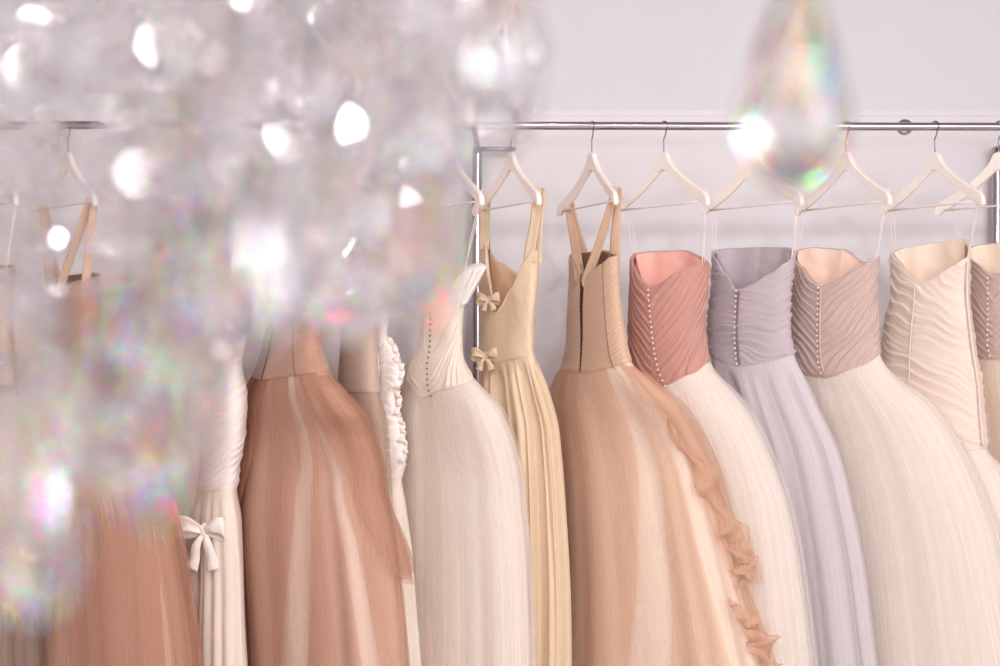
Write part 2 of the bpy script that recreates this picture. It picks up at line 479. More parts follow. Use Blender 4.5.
        return amp * (0.12 + 0.88 * t ** p) * out * sstep(0, 0.06, t) + gather * g * (0.4 + 0.6 * (1 - t)) * sstep(0, 0.02, t)
    def skirt(s, name, mat, parent, amp=0.008, lobes=(6, 9, 14, 21), t0=0.0, hem=None, bounds=None, off=0.0, seed=0, nu=340, nv=80, gather=0.0002, ruffle=0.0, puff=0.0, p=0.8, drift=0.6, sharp=0.3):
        u = np.linspace(0, 1, nu + 1)[None, :]; tt = np.linspace(0, 1, nv)[:, None]
        if bounds is None: thd = -90 + 360 * u + 0 * tt
        else:
            (a0, a1), (b0, b1) = bounds
            A = a0 + (a1 - a0) * tt; B = b0 + (b1 - b0) * tt
            thd = A + (B - A) * u
        zw = s.zline(s.waist, thd); zf = 0.03 + 0 * zw
        te = cyc(hem, thd, True) if hem is not None else 1.0
        if hem is not None:
            te = (zw - (CAMZ + (333 - te) * K * s.Y)) / (zw - zf)
            rngr = random.Random(seed + 5)
            te = te + 0.012 * np.sin(np.radians(thd) * 13 + rngr.uniform(0, 6)) + 0.006 * np.sin(np.radians(thd) * 29)
        t = t0 + (te - t0) * tt
        z = zw + (zf - zw) * t
        o = s.folds(thd, t, amp, lobes, drift, gather, seed, p, sharp) + off * sstep(0, 0.1, t) + puff * np.sin(np.clip(t, 0, 1) * math.pi)
        if ruffle:
            e = sstep(0.62, 1.0, tt)
            o = o + ruffle * e * (np.sin(np.radians(thd) * 27 + 4 * tt + seed) + 0.7 * np.sin(np.radians(thd) * 43 + seed * 2) + 1.2)
        return s.grid(name, np.radians(thd), z, o, mat, parent)
    def at(s, deg, py, off=0.004):
        z = CAMZ + (333 - py) * K * s.Y
        th = np.array(math.radians(deg)); z = np.array(z)
        for _ in range(3):
            p = s.surf(th, z, off); z = np.array(CAMZ + (333 - py) * K * p[1])
        return Vector(s.surf(th, z, off))
    def buttons(s, py0, py1, n, parent, mat, deg0=90, deg1=90, r=0.0038, strip=None):
        pts = [s.at(deg0 + (deg1 - deg0) * i / (n - 1), py0 + (py1 - py0) * i / (n - 1), 0.009) for i in range(n)]
        if strip is not None:
            cp = [s.at(deg0 + (deg1 - deg0) * i / 11 - 3.0, py0 + (py1 - py0) * i / 11, 0.0065) for i in range(12)]
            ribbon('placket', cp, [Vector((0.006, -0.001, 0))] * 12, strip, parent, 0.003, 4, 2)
        bm = bmesh.new(); bmesh.ops.create_uvsphere(bm, u_segments=12, v_segments=8, radius=r)
        for v in bm.verts: v.co.y *= 0.75
        me = bpy.data.meshes.new('button'); bm.to_mesh(me); bm.free(); me.materials.append(mat)
        me.polygons.foreach_set('use_smooth', [True] * len(me.polygons))
        for q in pts:
            o = bpy.data.objects.new('button', me); COL.objects.link(o); o.parent = parent
            o.matrix_parent_inverse = Matrix.Translation(-parent.location); o.location = q
    def loops(s, px, yaw, parent, sides=(-1, 1), tops=None, mat=None):
        for sd in sides:
            e = hanger_end(px, yaw, sd, 0.012, 0.178)
            deg = 0 if sd > 0 else 180
            py = float(cyc(s.top, np.array(float(deg))))
            for k in (-7, 7):
                q = s.at(deg + k, py + 6, -0.004)
                mid = e.lerp(q, 0.5) + Vector((0.004 * (1 if k > 0 else -1), 0, 0))
                pts = smooth_path([e + Vector((0, 0.010 * (1 if k > 0 else -1), 0.0)), mid, q], 6)
                tube('hanging_loop', pts, 0.0013, mat or M['loop'], parent, 6)

def gather_ruffle(g, parent, path, width, mat, seed=0, name='ruffle'):
    """crumpled tulle edge laid along (angle, photo row, lift) points of the skirt"""
    rg = random.Random(seed)
    base = smooth_path([g.at(d, py, of) for d, py, of in path], 7)
    pts, wid = [], []
    for i, q in enumerate(base):
        k = math.sin(i * 0.8 + seed)
        pts.append(q + Vector((0.010 * k, 0.008 * math.cos(i * 0.9 + seed), 0.0)))
        en = 0.12 + 0.88 * math.sin(math.pi * (i + 0.5) / len(base)) ** 0.8
        wid.append(en * Vector((width * (0.9 + 0.2 * math.sin(i * 0.7 + seed)), -width * 0.45 * math.cos(i * 1.0), width * 0.3 * math.sin(i * 0.75 + seed))))
    return ribbon(name, pts, wid, mat, parent, 0.001, 3, 6, 0.008, seed)
def gown(name, px, label):
    return empty(name, (P(px, 0, YR).x, YR, 0.0), label, 'dress', 'evening and bridal gowns on the rail')
def bow(parent, c, size, mat, yaw=0.0, drop=1.0, name='bow'):
    """a tied bow: knot as the part, loops and tails as its pieces"""
    R = Matrix.Rotation(yaw, 3, 'Z')
    bm = bmesh.new(); bmesh.ops.create_icosphere(bm, subdivisions=3, radius=size * 0.2)
    for v in bm.verts:
        v.co = Vector((v.co.x * 0.9, v.co.y * 0.8, v.co.z * 1.15)) * (1 + 0.12 * math.sin(v.co.z / size * 40 + v.co.x / size * 20))
    V = [R @ v.co + c for v in bm.verts]; F = [[v.index for v in f.verts] for f in bm.faces]; bm.free()
    k = link_mesh(name, V, F, mat, parent)
    def rib(nm, pts, wid):
        o = ribbon(nm, [c + R @ Vector(p) * size for p in pts], [R @ Vector(q) * size for q in wid], mat, None, 0.002, 6, 6, size * 0.03)
        o.parent = k; o.matrix_parent_inverse = k.matrix_world.inverted() @ Matrix.Identity(4)
        o.matrix_parent_inverse = Matrix.Identity(4)
        return o
    for sx in (-1, 1):
        rib('bow_loop', [(0.05 * sx, -0.1, 0.02), (0.5 * sx, -0.28, 0.22), (0.85 * sx, -0.2, 0.16), (0.8 * sx, 0.0, -0.05), (0.45 * sx, 0.02, -0.08), (0.05 * sx, 0, 0)],
            [(0, 0, 0.28), (0.1, 0, 0.5), (0.05, 0, 0.62), (0, 0, 0.6), (0.0, 0, 0.45), (0, 0, 0.25)])
        rib('bow_tail', [(0.05 * sx, -0.05, -0.1), (0.22 * sx, -0.16, -0.5 * drop), (0.34 * sx, -0.1, -1.0 * drop), (0.42 * sx, -0.14, -1.35 * drop)],
            [(0.2, 0, 0), (0.34, 0, 0.05), (0.42, 0, 0.1), (0.46, 0, 0.16 * sx)])
    return k
def strap(name, pts, w, mat, parent, crease=0.001):
    return ribbon(name, pts, w, mat, parent, 0.0022, 8, 5, crease)

# --- fabrics
F_cream = fabric('cream_underskirt', (248, 230, 216), 0.8, 0.2, 60, 0.8, 0.02, 0.0, 0.2)
F_warm = fabric('warm_cream_underskirt', (248, 226, 202), 0.8, 0.2, 60, 0.8, 0.02, 0.0, 0.2)
T_cream = tulle('cream_tulle', (245, 244, 243), 0.35, 0.6, 70, 0.6, 0.015)
T_ivory = tulle('ivory_tulle', (246, 244, 241), 0.15, 0.5, 90, 0.6, 0.015)
F_coral = fabric('coral_chiffon', (200, 150, 139), 0.7, 0.3, 30, 60, 0.05, 0.1)
F_corallin = fabric('coral_lining', (250, 196, 182), 0.5, 0.1, 30, 20, 0.04, 0.1)
F_lilac = fabric('lilac_chiffon', (194, 182, 188), 0.7, 0.3, 30, 60, 0.05, 0.1)
F_lilacsk = fabric('lilac_skirt_chiffon', (224, 217, 221), 0.75, 0.3, 40, 0.6, 0.02, 0.0, 0.2)
T_lilac = tulle('lilac_veil', (232, 226, 229), 0.3, 0.5, 50, 0.6, 0.02)
F_mauve = fabric('dusty_rose_chiffon', (204, 180, 172), 0.7, 0.3, 30, 60, 0.05, 0.1)
F_peach = fabric('peach_lining', (250, 222, 204), 0.5, 0.1, 30, 20, 0.04, 0.1)
F_satin = fabric('cream_satin', (230, 213, 201), 0.45, 0.1, 25, 25, 0.03, 0.05, 0.08, 0.4)
F_satlin = fabric('cream_satin_lining', (250, 232, 214), 0.5, 0.1, 30, 20, 0.04, 0.1)
F_brown = fabric('tan_draped_tulle', (216, 182, 156), 0.75, 0.3, 40, 50, 0.05, 0.1)
F_rose = fabric('rose_brown_draped_tulle', (196, 152, 130), 0.75, 0.3, 40, 50, 0.05, 0.1)
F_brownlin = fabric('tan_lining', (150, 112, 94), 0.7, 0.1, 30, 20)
F_brownsk = fabric('tan_underskirt', (246, 228, 212), 0.8, 0.2, 50, 0.8, 0.03, 0.0, 0.2)
F_brownsk2 = fabric('rose_brown_underskirt', (236, 208, 192), 0.8, 0.2, 50, 0.8, 0.03, 0.0, 0.2)
T_brown = tulle('tan_tulle', (230, 196, 172), 0.26, 0.58, 60, 0.7, 0.05)
T_brown2 = tulle('rose_brown_tulle', (210, 168, 146), 0.30, 0.62, 60, 0.7, 0.06)
T_blush = tulle('blush_tulle', (250, 236, 226), 0.12, 0.45, 60, 0.7, 0.03)
F_gold = fabric('gold_silk', (222, 198, 170), 0.42, 0.1, 40, 34, 0.05, 0.4, 0.06, 0.45)
F_goldlin = fabric('gold_lining', (238, 208, 178), 0.6, 0.1, 30, 20)
F_ivory = fabric('ivory_ruched_net', (242, 229, 215), 0.6, 0.2, 40, 60, 0.04, 0.1)
F_white = fabric('white_satin', (248, 240, 235), 0.5, 0.2, 40, 60, 0.03, 0.08)
F_whitesk = fabric('white_skirt_satin', (244, 231, 218), 0.6, 0.2, 60, 1, 0.03, 0.02)
F_taupe = fabric('taupe_net', (202, 178, 162), 0.75, 0.2, 60, 1, 0.04, 0.02)
T_taupe = tulle('taupe_tulle', (202, 178, 162), 0.2, 0.5, 60, 0.8, 0.04)
F_dark = fabric('dark_taupe_chiffon', (140, 115, 108), 0.75, 0.2, 90, 2, 0.08, 0.1)

FRONTBACK = lambda front, side_r, side_l, back, **k: [(0, side_r), (90, back), (180, side_l), (270, front)]

# === far right: dusty rose bodice partly out of frame
HPX = 999
hanger(HPX, 53, 'white hanger at the right edge of the rail, its right half cut off')
gw = gown('evening_gown', HPX, 'dusty pink gown with warm cream skirt, cut off by the right edge')
g = Gown([(245, 962, 1048), (300, 964, 1045), (340, 962, 1048), (358, 962, 1056), (400, 958, 1090), (460, 955, 1115), (560, 950, 1140), (666, 945, 1160)], [(0, 352), (90, 360), (180, 352), (270, 350)], 50, 0.42, 50, 0.3, seed=3)
top = [(0, 250), (30, 258), (60, 268), (85, 274), (95, 274), (120, 262), (150, 252), (180, 250), (225, 244), (270, 241), (315, 244)]
g.bodice(top, F_mauve, F_satlin, gw, 'diag', 0.005, 0.024, 0.8)
g.buttons(278, 356, 16, gw, M['pearl'], 97, 97)
g.skirt('skirt', F_warm, gw, 0.006, off=0.012); g.skirt('tulle_layer', T_cream, gw, 0.007, off=0.022, seed=2)
g.loops(HPX, 53, gw)

# === cream satin mermaid gown
HPX = 935
hanger(HPX, 62, 'white hanger second from right, holding the strapless cream satin gown')
gw = gown('bridal_gown', HPX, 'strapless cream satin gown with diagonal pleats fitted down to the hip, second from right')
g = Gown([(240, 891, 970), (260, 891, 970), (290, 892, 969), (322, 886, 972), (355, 880, 977), (385, 876, 982), (420, 873, 985), (448, 872, 988), (470, 870, 1003), (520, 866, 1024), (666, 860, 1046)],
         [(0, 448), (90, 452), (180, 440), (270, 440)], 48, 0.4, 50, 0.3, seed=5)
top = [(0, 254), (20, 259), (45, 267), (75, 279), (88, 283), (100, 279), (130, 262), (155, 254), (180, 251), (225, 247), (270, 242), (315, 238), (340, 244)]
g.bodice(top, F_satin, F_satlin, gw, 'cross', 0.006, 0.032, -0.5, nv=200)
sp = [g.at(96 - 2 * i / 9, 288 + i * 17, 0.011) for i in range(10)]
ribbon('seam_strip', sp, [Vector((0.004, 0, 0))] * 10, F_satin, gw, 0.003, 4, 2)
sp = [g.at(14, 262 + i * 18.4, 0.012) for i in range(11)]
ribbon('seam_strip', sp, [Vector((0.006, -0.004, 0))] * 11, F_satin, gw, 0.003, 4, 2)
g.skirt('skirt', F_cream, gw, 0.006, off=0.02); g.skirt('tulle_layer', T_cream, gw, 0.007, off=0.03, seed=2)
g.loops(HPX, 62, gw)

# === dusty rose bodice, big cream tulle skirt
HPX = 846
hanger(HPX, 62, 'white hanger third from right, holding the dusty rose gown beside the teardrop crystal')
gw = gown('evening_gown', HPX, 'strapless dusty rose pleated bodice with pearl buttons over a very full cream tulle skirt')
g = Gown([(248, 793, 880), (285, 791, 876), (330, 788, 877), (358, 786, 881), (376, 786, 892), (400, 788, 922), (430, 792, 946), (470, 795, 968), (520, 798, 988), (580, 800, 1004), (666, 800, 1022)],
         [(0, 354), (45, 366), (90, 378), (135, 372), (180, 356), (270, 352)], 48, 0.34, 48, 0.34, seed=7)
top = [(0, 258), (25, 262), (50, 270), (75, 281), (90, 286), (105, 280), (130, 266), (160, 254), (180, 251), (225, 247), (270, 249), (300, 262), (325, 262), (345, 256)]
g.bodice(top, F_mauve, F_peach, gw, 'diag', 0.0065, 0.024, 1.0)
g.buttons(288, 373, 17, gw, M['pearl'], 94, 92, strip=F_mauve)
g.skirt('skirt', F_cream, gw, 0.005, off=0.012); g.skirt('tulle_layer', T_cream, gw, 0.006, off=0.022, seed=2); g.skirt('tulle_layer', T_ivory, gw, 0.007, off=0.034, seed=4)
g.loops(HPX, 62, gw)

# === lilac gown
HPX = 755
hanger(HPX, 55, 'white hanger behind the teardrop crystal, holding the lilac gown')
gw = gown('evening_gown', HPX, 'strapless lilac grey gown with horizontally draped bodice and plain chiffon skirt')
g = Gown([(246, 712, 795), (265, 712, 794), (294, 711, 790), (330, 708, 790), (356, 707, 795), (376, 708, 803), (400, 714, 813), (450, 722, 836), (500, 728, 849), (560, 734, 861), (620, 738, 869), (666, 740, 875)],
         [(0, 354), (90, 366), (180, 346), (270, 350)], 47, 0.34, 48, 0.3, seed=9)
top = [(0, 256), (25, 263), (50, 274), (75, 285), (88, 289), (97, 289), (115, 274), (140, 258), (165, 252), (180, 250), (225, 248), (270, 247), (315, 247), (345, 251)]
g.bodice(top, F_lilac, F_lilac, gw, 'level', 0.0065, 0.025, 1.0)
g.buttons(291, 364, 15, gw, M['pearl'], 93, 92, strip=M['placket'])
g.skirt('skirt', F_lilacsk, gw, 0.016, (5, 9, 14), off=0.006, p=0.4, drift=0.25, sharp=0.7); g.skirt('chiffon_layer', T_lilac, gw, 0.016, (5, 9, 14), off=0.012, p=0.4, drift=0.25, sharp=0.7)
g.loops(HPX, 55, gw)

# === coral gown
HPX = 664
hanger(HPX, 54, 'white hanger with clear triangular outline, holding the coral pink gown')
gw = gown('evening_gown', HPX, 'strapless gown with coral pink pleated bodice, pearl buttons and cream tulle skirt')
g = Gown([(250, 632, 709), (268, 631, 708), (319, 630, 704), (345, 629, 707), (370, 629, 714), (386, 630, 726), (410, 632, 744), (450, 634, 764), (500, 636, 782), (560, 634, 794), (666, 630, 808)],
         [(0, 362), (40, 374), (90, 388), (140, 378), (180, 362), (270, 358)], 46, 0.55, 48, 0.34, seed=11)
top = [(0, 262), (30, 266), (55, 273), (80, 284), (92, 288), (105, 282), (130, 268), (160, 256), (180, 253), (225, 251), (270, 250), (300, 256), (330, 263), (350, 261)]
g.bodice(top, F_coral, F_corallin, gw, 'diag', 0.007, 0.025, 1.2)
g.buttons(290, 386, 19, gw, M['pearl'], 93, 78)
g.skirt('skirt', F_cream, gw, 0.006, off=0.008); g.skirt('tulle_layer', T_cream, gw, 0.008, off=0.018, seed=2); g.skirt('tulle_layer', T_ivory, gw, 0.009, off=0.028, seed=5)
g.loops(HPX, 54, gw)

# === the two tan tulle gowns with wide straps
def strap_gown(HPX, hy, label, hlabel, levels, waist, yaw, r, yaw2, r2, seed, fab, lin_, under, tul, blush, top, ends, panels, dip):
    hanger(HPX, hy, hlabel)
    gw = gown('evening_gown', HPX, label)
    g = Gown(levels, waist, yaw, r, yaw2, r2, seed=seed)
    g.bodice(top, fab, lin_, gw, 'fine', 0.0045, 0.0125, 1.0, gap=(5, 1.0), nv=180)
    # waist seam and side-back seam
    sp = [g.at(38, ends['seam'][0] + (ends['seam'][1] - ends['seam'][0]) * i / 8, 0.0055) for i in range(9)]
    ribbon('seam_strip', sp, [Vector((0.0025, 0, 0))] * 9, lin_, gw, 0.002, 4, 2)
    for sd in (-1, 1):
        e = hanger_end(HPX, hy, sd, -0.004, 0.172)
        b = g.at(*ends['back'][sd], -0.003)
        f = g.at(*ends['front'][sd], -0.004)
        wb = Vector((0.027, -0.018, 0.0)); wf = Vector((0.026, -0.014, 0))
        o = strap('shoulder_strap', [b - Vector((0, 0, 0.03)), b, b.lerp(e, 0.5), e + Vector((-0.006, -0.004, 0.004)), e + Vector((0, 0.004, 0.012)), e + Vector((0.006, 0.012, 0.002)), f.lerp(e, 0.5), f, f - Vector((0, 0, 0.03))],
              [wb, wb * 1.1, wb * 0.95, wb * 0.7, wb * 0.6, wf * 0.7, wf * 0.9, wf * 1.2, wf], fab, gw)
    g.skirt('skirt', under, gw, 0.013, (4, 7, 11, 17), off=0.002, seed=1, gather=0.0003)
    for i, (mt, bd, hem, of, ruf) in enumerate(panels):
        g.skirt('tulle_panel', mt, gw, 0.013, (4, 7, 11, 17), bounds=bd, hem=hem, off=of, seed=1, gather=0.0003, ruffle=ruf, nu=260)
    return g, gw
g, gw = strap_gown(592, 69, 'tan tulle gown with wide straps and open back, between gold silk and coral gowns',
    'white hanger turned almost end-on, holding the tan tulle gown beside the coral one',
    [(250, 570, 617), (280, 570, 618), (305, 569, 620), (345, 567, 626), (362, 564, 632), (378, 556, 650), (400, 552, 672), (430, 551, 692), (470, 551, 710), (520, 551, 724), (580, 551, 742), (666, 547, 766)],
    [(0, 362), (90, 373), (180, 366), (270, 360)], 69, 0.22, 48, 0.34, 13, F_brown, F_brownlin, F_brownsk, T_brown, T_blush,
    [(0, 256), (20, 257), (45, 264), (75, 274), (88, 278), (92, 276), (105, 262), (150, 255), (180, 254), (225, 252), (270, 250), (315, 252)],
    dict(seam=(262, 368), back={-1: (104, 272), 1: (80, 277)}, front={-1: (225, 256), 1: (318, 256)}),
    [(T_blush, ((-90, -90), (270, 270)), None, 0.010, 0),
     (T_brown, ((52, 94), (250, 250)), None, 0.02, 0.004),
     (T_brown, ((37, 20), (40, 70)), None, 0.02, 0.006),
     (T_brown, ((-95, -95), (28, 0)), [(-90, 640), (0, 640), (40, 720), (90, 775), (180, 775)], 0.022, 0.012),
     (T_brown, ((-80, -80), (24, -14)), [(-90, 575), (0, 565), (40, 600), (90, 720), (180, 720)], 0.040, 0.02)], 0)
gather_ruffle(g, gw, [(20, 420, 0.012), (12, 470, 0.025), (3, 520, 0.045), (-1, 552, 0.05), (0, 572, 0.052), (5, 588, 0.045)], 0.085, T_brown, 2)
gather_ruffle(g, gw, [(14, 600, 0.035), (6, 625, 0.045), (1, 645, 0.05), (2, 672, 0.045), (4, 690, 0.04)], 0.08, T_brown, 5)
g, gw = strap_gown(303, 69, 'rose brown tulle gown with open back and full skirt, left of white ruffled gown',
    'white hanger hidden behind the chandelier crystals, holding the rose brown open-back gown',
    [(262, 264, 316), (290, 266, 317), (318, 268, 317), (349, 263, 321), (368, 257, 329), (385, 249, 341), (405, 244, 354), (430, 240, 366), (470, 230, 376), (530, 224, 389), (600, 227, 397), (666, 230, 402)],
    [(0, 372), (90, 380), (180, 368), (270, 366)], 69, 0.22, 50, 0.32, 17, F_rose, F_brownlin, F_brownsk2, T_brown2, T_blush,
    [(0, 268), (20, 268), (45, 272), (75, 280), (88, 284), (92, 280), (105, 270), (150, 264), (180, 262), (225, 262), (270, 262), (315, 264)],
    dict(seam=(275, 376), back={-1: (104, 276), 1: (80, 280)}, front={-1: (225, 266), 1: (318, 266)}),
    [(T_blush, ((-90, -90), (270, 270)), None, 0.010, 0),
     (T_brown2, ((50, 90), (250, 250)), None, 0.02, 0.006),
     (T_brown2, ((40, 20), (43, 70)), None, 0.02, 0.006),
     (T_brown2, ((-95, -95), (35, 4)), None, 0.022, 0.008),
     (T_brown2, ((80, 110), (240, 230)), [(90, 560), (180, 500), (240, 500), (270, 560)], 0.036, 0.016),
     (T_brown2, ((-80, -80), (40, 0)), [(-90, 560), (0, 560), (40, 600), (90, 640), (180, 640)], 0.03, 0.014)], 0)

# === gold silk gown
HPX = 511
hanger(HPX, 62, 'white hanger beside the chrome post, holding the gold silk gown')
gw = gown('evening_gown', HPX, 'gold silk gown with deep V back, little bows and wrinkled skirt beside chrome post')
g = Gown([(200, 480, 541), (250, 480, 538), (300, 480, 536), (348, 480, 534), (365, 479, 538), (390, 477, 546), (430, 474, 556), (500, 470, 562), (560, 466, 566), (666, 458, 568)], [(0, 355), (90, 362), (180, 355), (270, 352)], 62, 0.28, 50, 0.36, seed=19)
top = [(-5, 250), (12, 251), (30, 262), (55, 288), (75, 306), (84, 312), (92, 306), (102, 280), (114, 245), (122, 236), (150, 236), (180, 240), (225, 262), (270, 275), (315, 262), (340, 250)]
g.bodice(top, F_gold, F_goldlin, gw, 'none', 0.006, nv=130)
for sd, bk, fr in ((-1, (120, 240), (185, 244)), (1, (16, 252), (338, 254))):
    e = hanger_end(HPX, 62, sd, -0.004, 0.174); b = g.at(*bk, 0); f = g.at(*fr, -0.004)
    wb = Vector((0.028, -0.016, 0))
    strap('shoulder_strap', [b - Vector((0, 0, 0.03)), b, b.lerp(e, 0.5), e + Vector((-0.006, -0.004, 0.004)), e + Vector((0, 0.004, 0.014)), e + Vector((0.008, 0.012, 0.0)), f.lerp(e, 0.5), f, f - Vector((0, 0, 0.03))],
          [wb * 1.2, wb * 1.1, wb, wb * 0.8, wb * 0.7, wb * 0.8, wb, wb * 1.1, wb], F_gold, gw)
bow(gw, g.at(92, 300, 0.014), 0.045, F_gold, -0.5, 0.5); bow(gw, g.at(98, 356, 0.016), 0.052, F_gold, -0.5, 0.6)
g.skirt('skirt', F_gold, gw, 0.028, (5, 8, 13, 21), off=0.004, p=0.3, drift=0.5, gather=0.0, sharp=0.8)
g.skirt('skirt_panel', F_gold, gw, 0.020, (5, 8, 13), bounds=((-60, -60), (62, 48)), off=0.014, seed=3, p=0.3, drift=0.5, gather=0.0, sharp=0.8)

# === ivory gown with full tulle skirt
HPX = 452
hanger(HPX, 58, 'white hanger left of the chrome post, holding the ivory gown with the ruched bodice')
gw = gown('bridal_gown', HPX, 'ivory gown with ruched bodice and full white tulle skirt, left of the chrome post')
g = Gown([(262, 424, 470), (300, 424, 463), (345, 420, 460), (366, 411, 466), (384, 402, 480), (405, 397, 497), (440, 394, 511), (480, 391, 519), (540, 389, 525), (600, 387, 528), (666, 385, 530)], [(0, 380), (60, 390), (85, 398), (110, 384), (180, 352), (270, 362)], 60, 0.3, 48, 0.36, seed=23)
top = [(0, 272), (45, 282), (75, 290), (90, 294), (105, 290), (140, 274), (180, 268), (225, 264), (270, 264), (315, 266)]
g.bodice(top, F_ivory, F_satlin, gw, 'diag', 0.006, 0.02, 1.2)
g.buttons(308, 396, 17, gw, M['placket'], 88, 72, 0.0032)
# turned-out bust cup on the right
def cup(parent, c, rx, ry, rz, mat, seed, yaw=0.0, lean=0.0, name='cap_sleeve'):
    V, F, U = [], [], []
    nu, nv = 40, 22
    for i in range(nv + 1):
        t = i / nv
        prof = (1.0 - 0.62 * t ** 1.1) * min(1.0, (t + 0.02) * 9) ** 0.4
        for k in range(nu):
            th = 2 * math.pi * k / nu
            q = 1 + 0.08 * math.sin(th * 7 + seed + 3 * t) + 0.05 * math.sin(th * 13 + t * 9)
            x = rx * prof * q * math.cos(th); y = ry * prof * q * math.sin(th); z = rz * (1 - 2 * t) + 0.1 * rz * math.sin(th + seed)
            v = Vector((x + lean * z, y, z)); v.rotate(Matrix.Rotation(yaw, 3, 'Z')); V.append(v + c); U.append((k / nu, t))
    for i in range(nv):
        for k in range(nu):
            F.append((i * nu + k, i * nu + (k + 1) % nu, (i + 1) * nu + (k + 1) % nu, (i + 1) * nu + k))
    F.append(tuple(range(nu - 1, -1, -1)))
    F.append(tuple(nv * nu + k for k in range(nu)))
    return link_mesh(name, V, F, mat, parent, True, U)
pc = P(469, 284, YR - 0.08)
cup(gw, pc, 0.036, 0.045, 0.058, F_white, 1.0, 0.4, 0.35)
g.skirt('skirt', F_cream, gw, 0.006, off=0.004); g.skirt('tulle_layer', T_cream, gw, 0.009, off=0.012, seed=2); g.skirt('tulle_layer', T_ivory, gw, 0.010, off=0.02, seed=6)
g.loops(HPX, 58, gw)

# === white ruffled sheath gown and the taupe one behind it
HPX = 388
hanger(HPX, 66, 'white hanger hidden behind the chandelier, holding the white ruffled gown')
gw = gown('bridal_gown', HPX, 'narrow white gown with a ruffled edge and shirred body, right of the rose brown gown')
g = Gown([(255, 366, 392), (300, 369, 388), (333, 372, 386), (348, 372, 393), (362, 371, 401), (380, 371, 402), (395, 370, 396), (410, 370, 399), (430, 370, 403), (450, 370, 406), (478, 370, 402), (500, 366, 404), (560, 360, 412), (666, 350, 420)],
         [(0, 478), (90, 480), (180, 474), (270, 474)], 66, 0.35, 50, 0.4, seed=29)
top = [(0, 262), (90, 276), (180, 262), (270, 258)]
g.bodice(top, F_white, F_satlin, gw, 'level', 0.006, 0.020, 0.6, nv=200)
for i, (py, sz) in enumerate(((352, 0.03), (378, 0.032), (405, 0.028), (432, 0.032), (452, 0.03))):
    q0 = g.at(-8, py - 14, 0.004); q1 = g.at(8, py + 10, 0.004)
    n_ = 9
    pts = [q0.lerp(q1, k / n_) + Vector((0.010 * math.sin(k / n_ * math.pi) + 0.002 * math.sin(k * 2.1 + i), -0.004 * math.sin(k * 1.7), 0)) for k in range(n_ + 1)]
    ribbon('ruffle', pts, [Vector((sz * 0.7, -sz * 0.8 + 0.008 * math.sin(k * 2.2), 0.006 * math.cos(k * 1.9))) for k in range(n_ + 1)], F_white, gw, 0.002, 5, 5, 0.003, i)
sp = [g.at(62, 300 + i * 17.5, 0.009) for i in range(11)]
ribbon('seam_strip', sp, [Vector((0.004, 0, 0))] * 11, F_white, gw, 0.003, 4, 2)
g.skirt('skirt', F_whitesk, gw, 0.008, off=0.004, seed=1)
g.loops(HPX, 66, gw)

HPX = 352
hanger(HPX, 68, 'white hanger behind the crystals, holding the sheer taupe gown between rose brown and white')
gw = gown('evening_gown', HPX, 'sheer taupe gown mostly hidden between the rose brown gown and the white ruffled gown')
g = Gown([(262, 340, 378), (330, 342, 376), (380, 339, 378), (400, 337, 381), (450, 334, 386), (560, 328, 392), (666, 322, 398)], 392, 68, 0.3, 50, 0.36, seed=31)
g.bodice([(0, 270), (90, 284), (180, 268), (270, 264)], F_taupe, F_brownlin, gw, 'fine', 0.003, 0.014, 1)
g.skirt('skirt', F_taupe, gw, 0.007, off=0.004); g.skirt('tulle_layer', T_taupe, gw, 0.009, off=0.014, seed=3)
g.loops(HPX, 68, gw)

# === cream gown with satin bow
HPX = 232
hanger(HPX, 62, 'white hanger behind the crystals, holding the cream gown with the satin bow')
gw = gown('bridal_gown', HPX, 'slim cream gown with puffed shoulder and a satin bow low on the skirt')
g = Gown([(262, 200, 252), (310, 200, 249), (345, 199, 244), (362, 199, 241), (400, 198, 246), (440, 200, 243), (470, 200, 238), (490, 197, 237), (520, 191, 240), (600, 183, 243), (666, 179, 246)],
         [(0, 488), (90, 492), (180, 486), (270, 486)], 62, 0.35, 50, 0.4, seed=37)
g.bodice([(0, 268), (90, 280), (180, 268), (270, 264)], F_white, F_satlin, gw, 'cross', 0.004, 0.022, 0.4, nv=190)
cup(gw, P(249, 284, YR - 0.1), 0.042, 0.05, 0.075, F_white, 2.0, 0.4, 0.1)
g.skirt('skirt', F_whitesk, gw, 0.009, off=0.004, seed=1)
bow(gw, g.at(58, 530, 0.02), 0.085, F_white, -0.3, 1.0)
g.loops(HPX, 62, gw)

# === rose brown gown at the left
HPX = 68
hanger(HPX, 46, 'white hanger at left seen through the crystals, holding a thin-strapped rose brown gown')
gw = gown('evening_gown', HPX, 'rose brown gown with thin straps and layered tulle skirt, second from left')
g = Gown([(268, 48, 100), (330, 52, 100), (385, 50, 104), (405, 44, 116), (430, 38, 130), (470, 30, 150), (520, 22, 168), (580, 14, 180), (666, 6, 191)], [(0, 388), (90, 396), (180, 388), (270, 384)], 60, 0.3, 46, 0.36, seed=41)
g.bodice([(0, 278), (90, 288), (180, 276), (270, 272)], F_rose, F_brownlin, gw, 'fine', 0.003, 0.014, 1)
for sd, q in ((-1, (170, 276)), (1, (10, 276))):
    e = hanger_end(HPX, 46, sd, 0.012, 0.17)
    wb = Vector((0.024, 0.008, 0)); b = g.at(90 - 20 * sd, 286, 0); f = g.at(*q, -0.003)
    strap('shoulder_strap', [b - Vector((0, 0, 0.02)), b, b.lerp(e, 0.5), e + Vector((0, -0.006, 0.008)), e + Vector((0, 0.006, 0.008)), f.lerp(e, 0.5), f, f - Vector((0, 0, 0.02))], [wb * 0.8, wb, wb, wb * 0.8, wb * 0.8, wb, wb, wb], F_brown, gw)
g.skirt('skirt', F_brownsk2, gw, 0.010, off=0.004, seed=1)
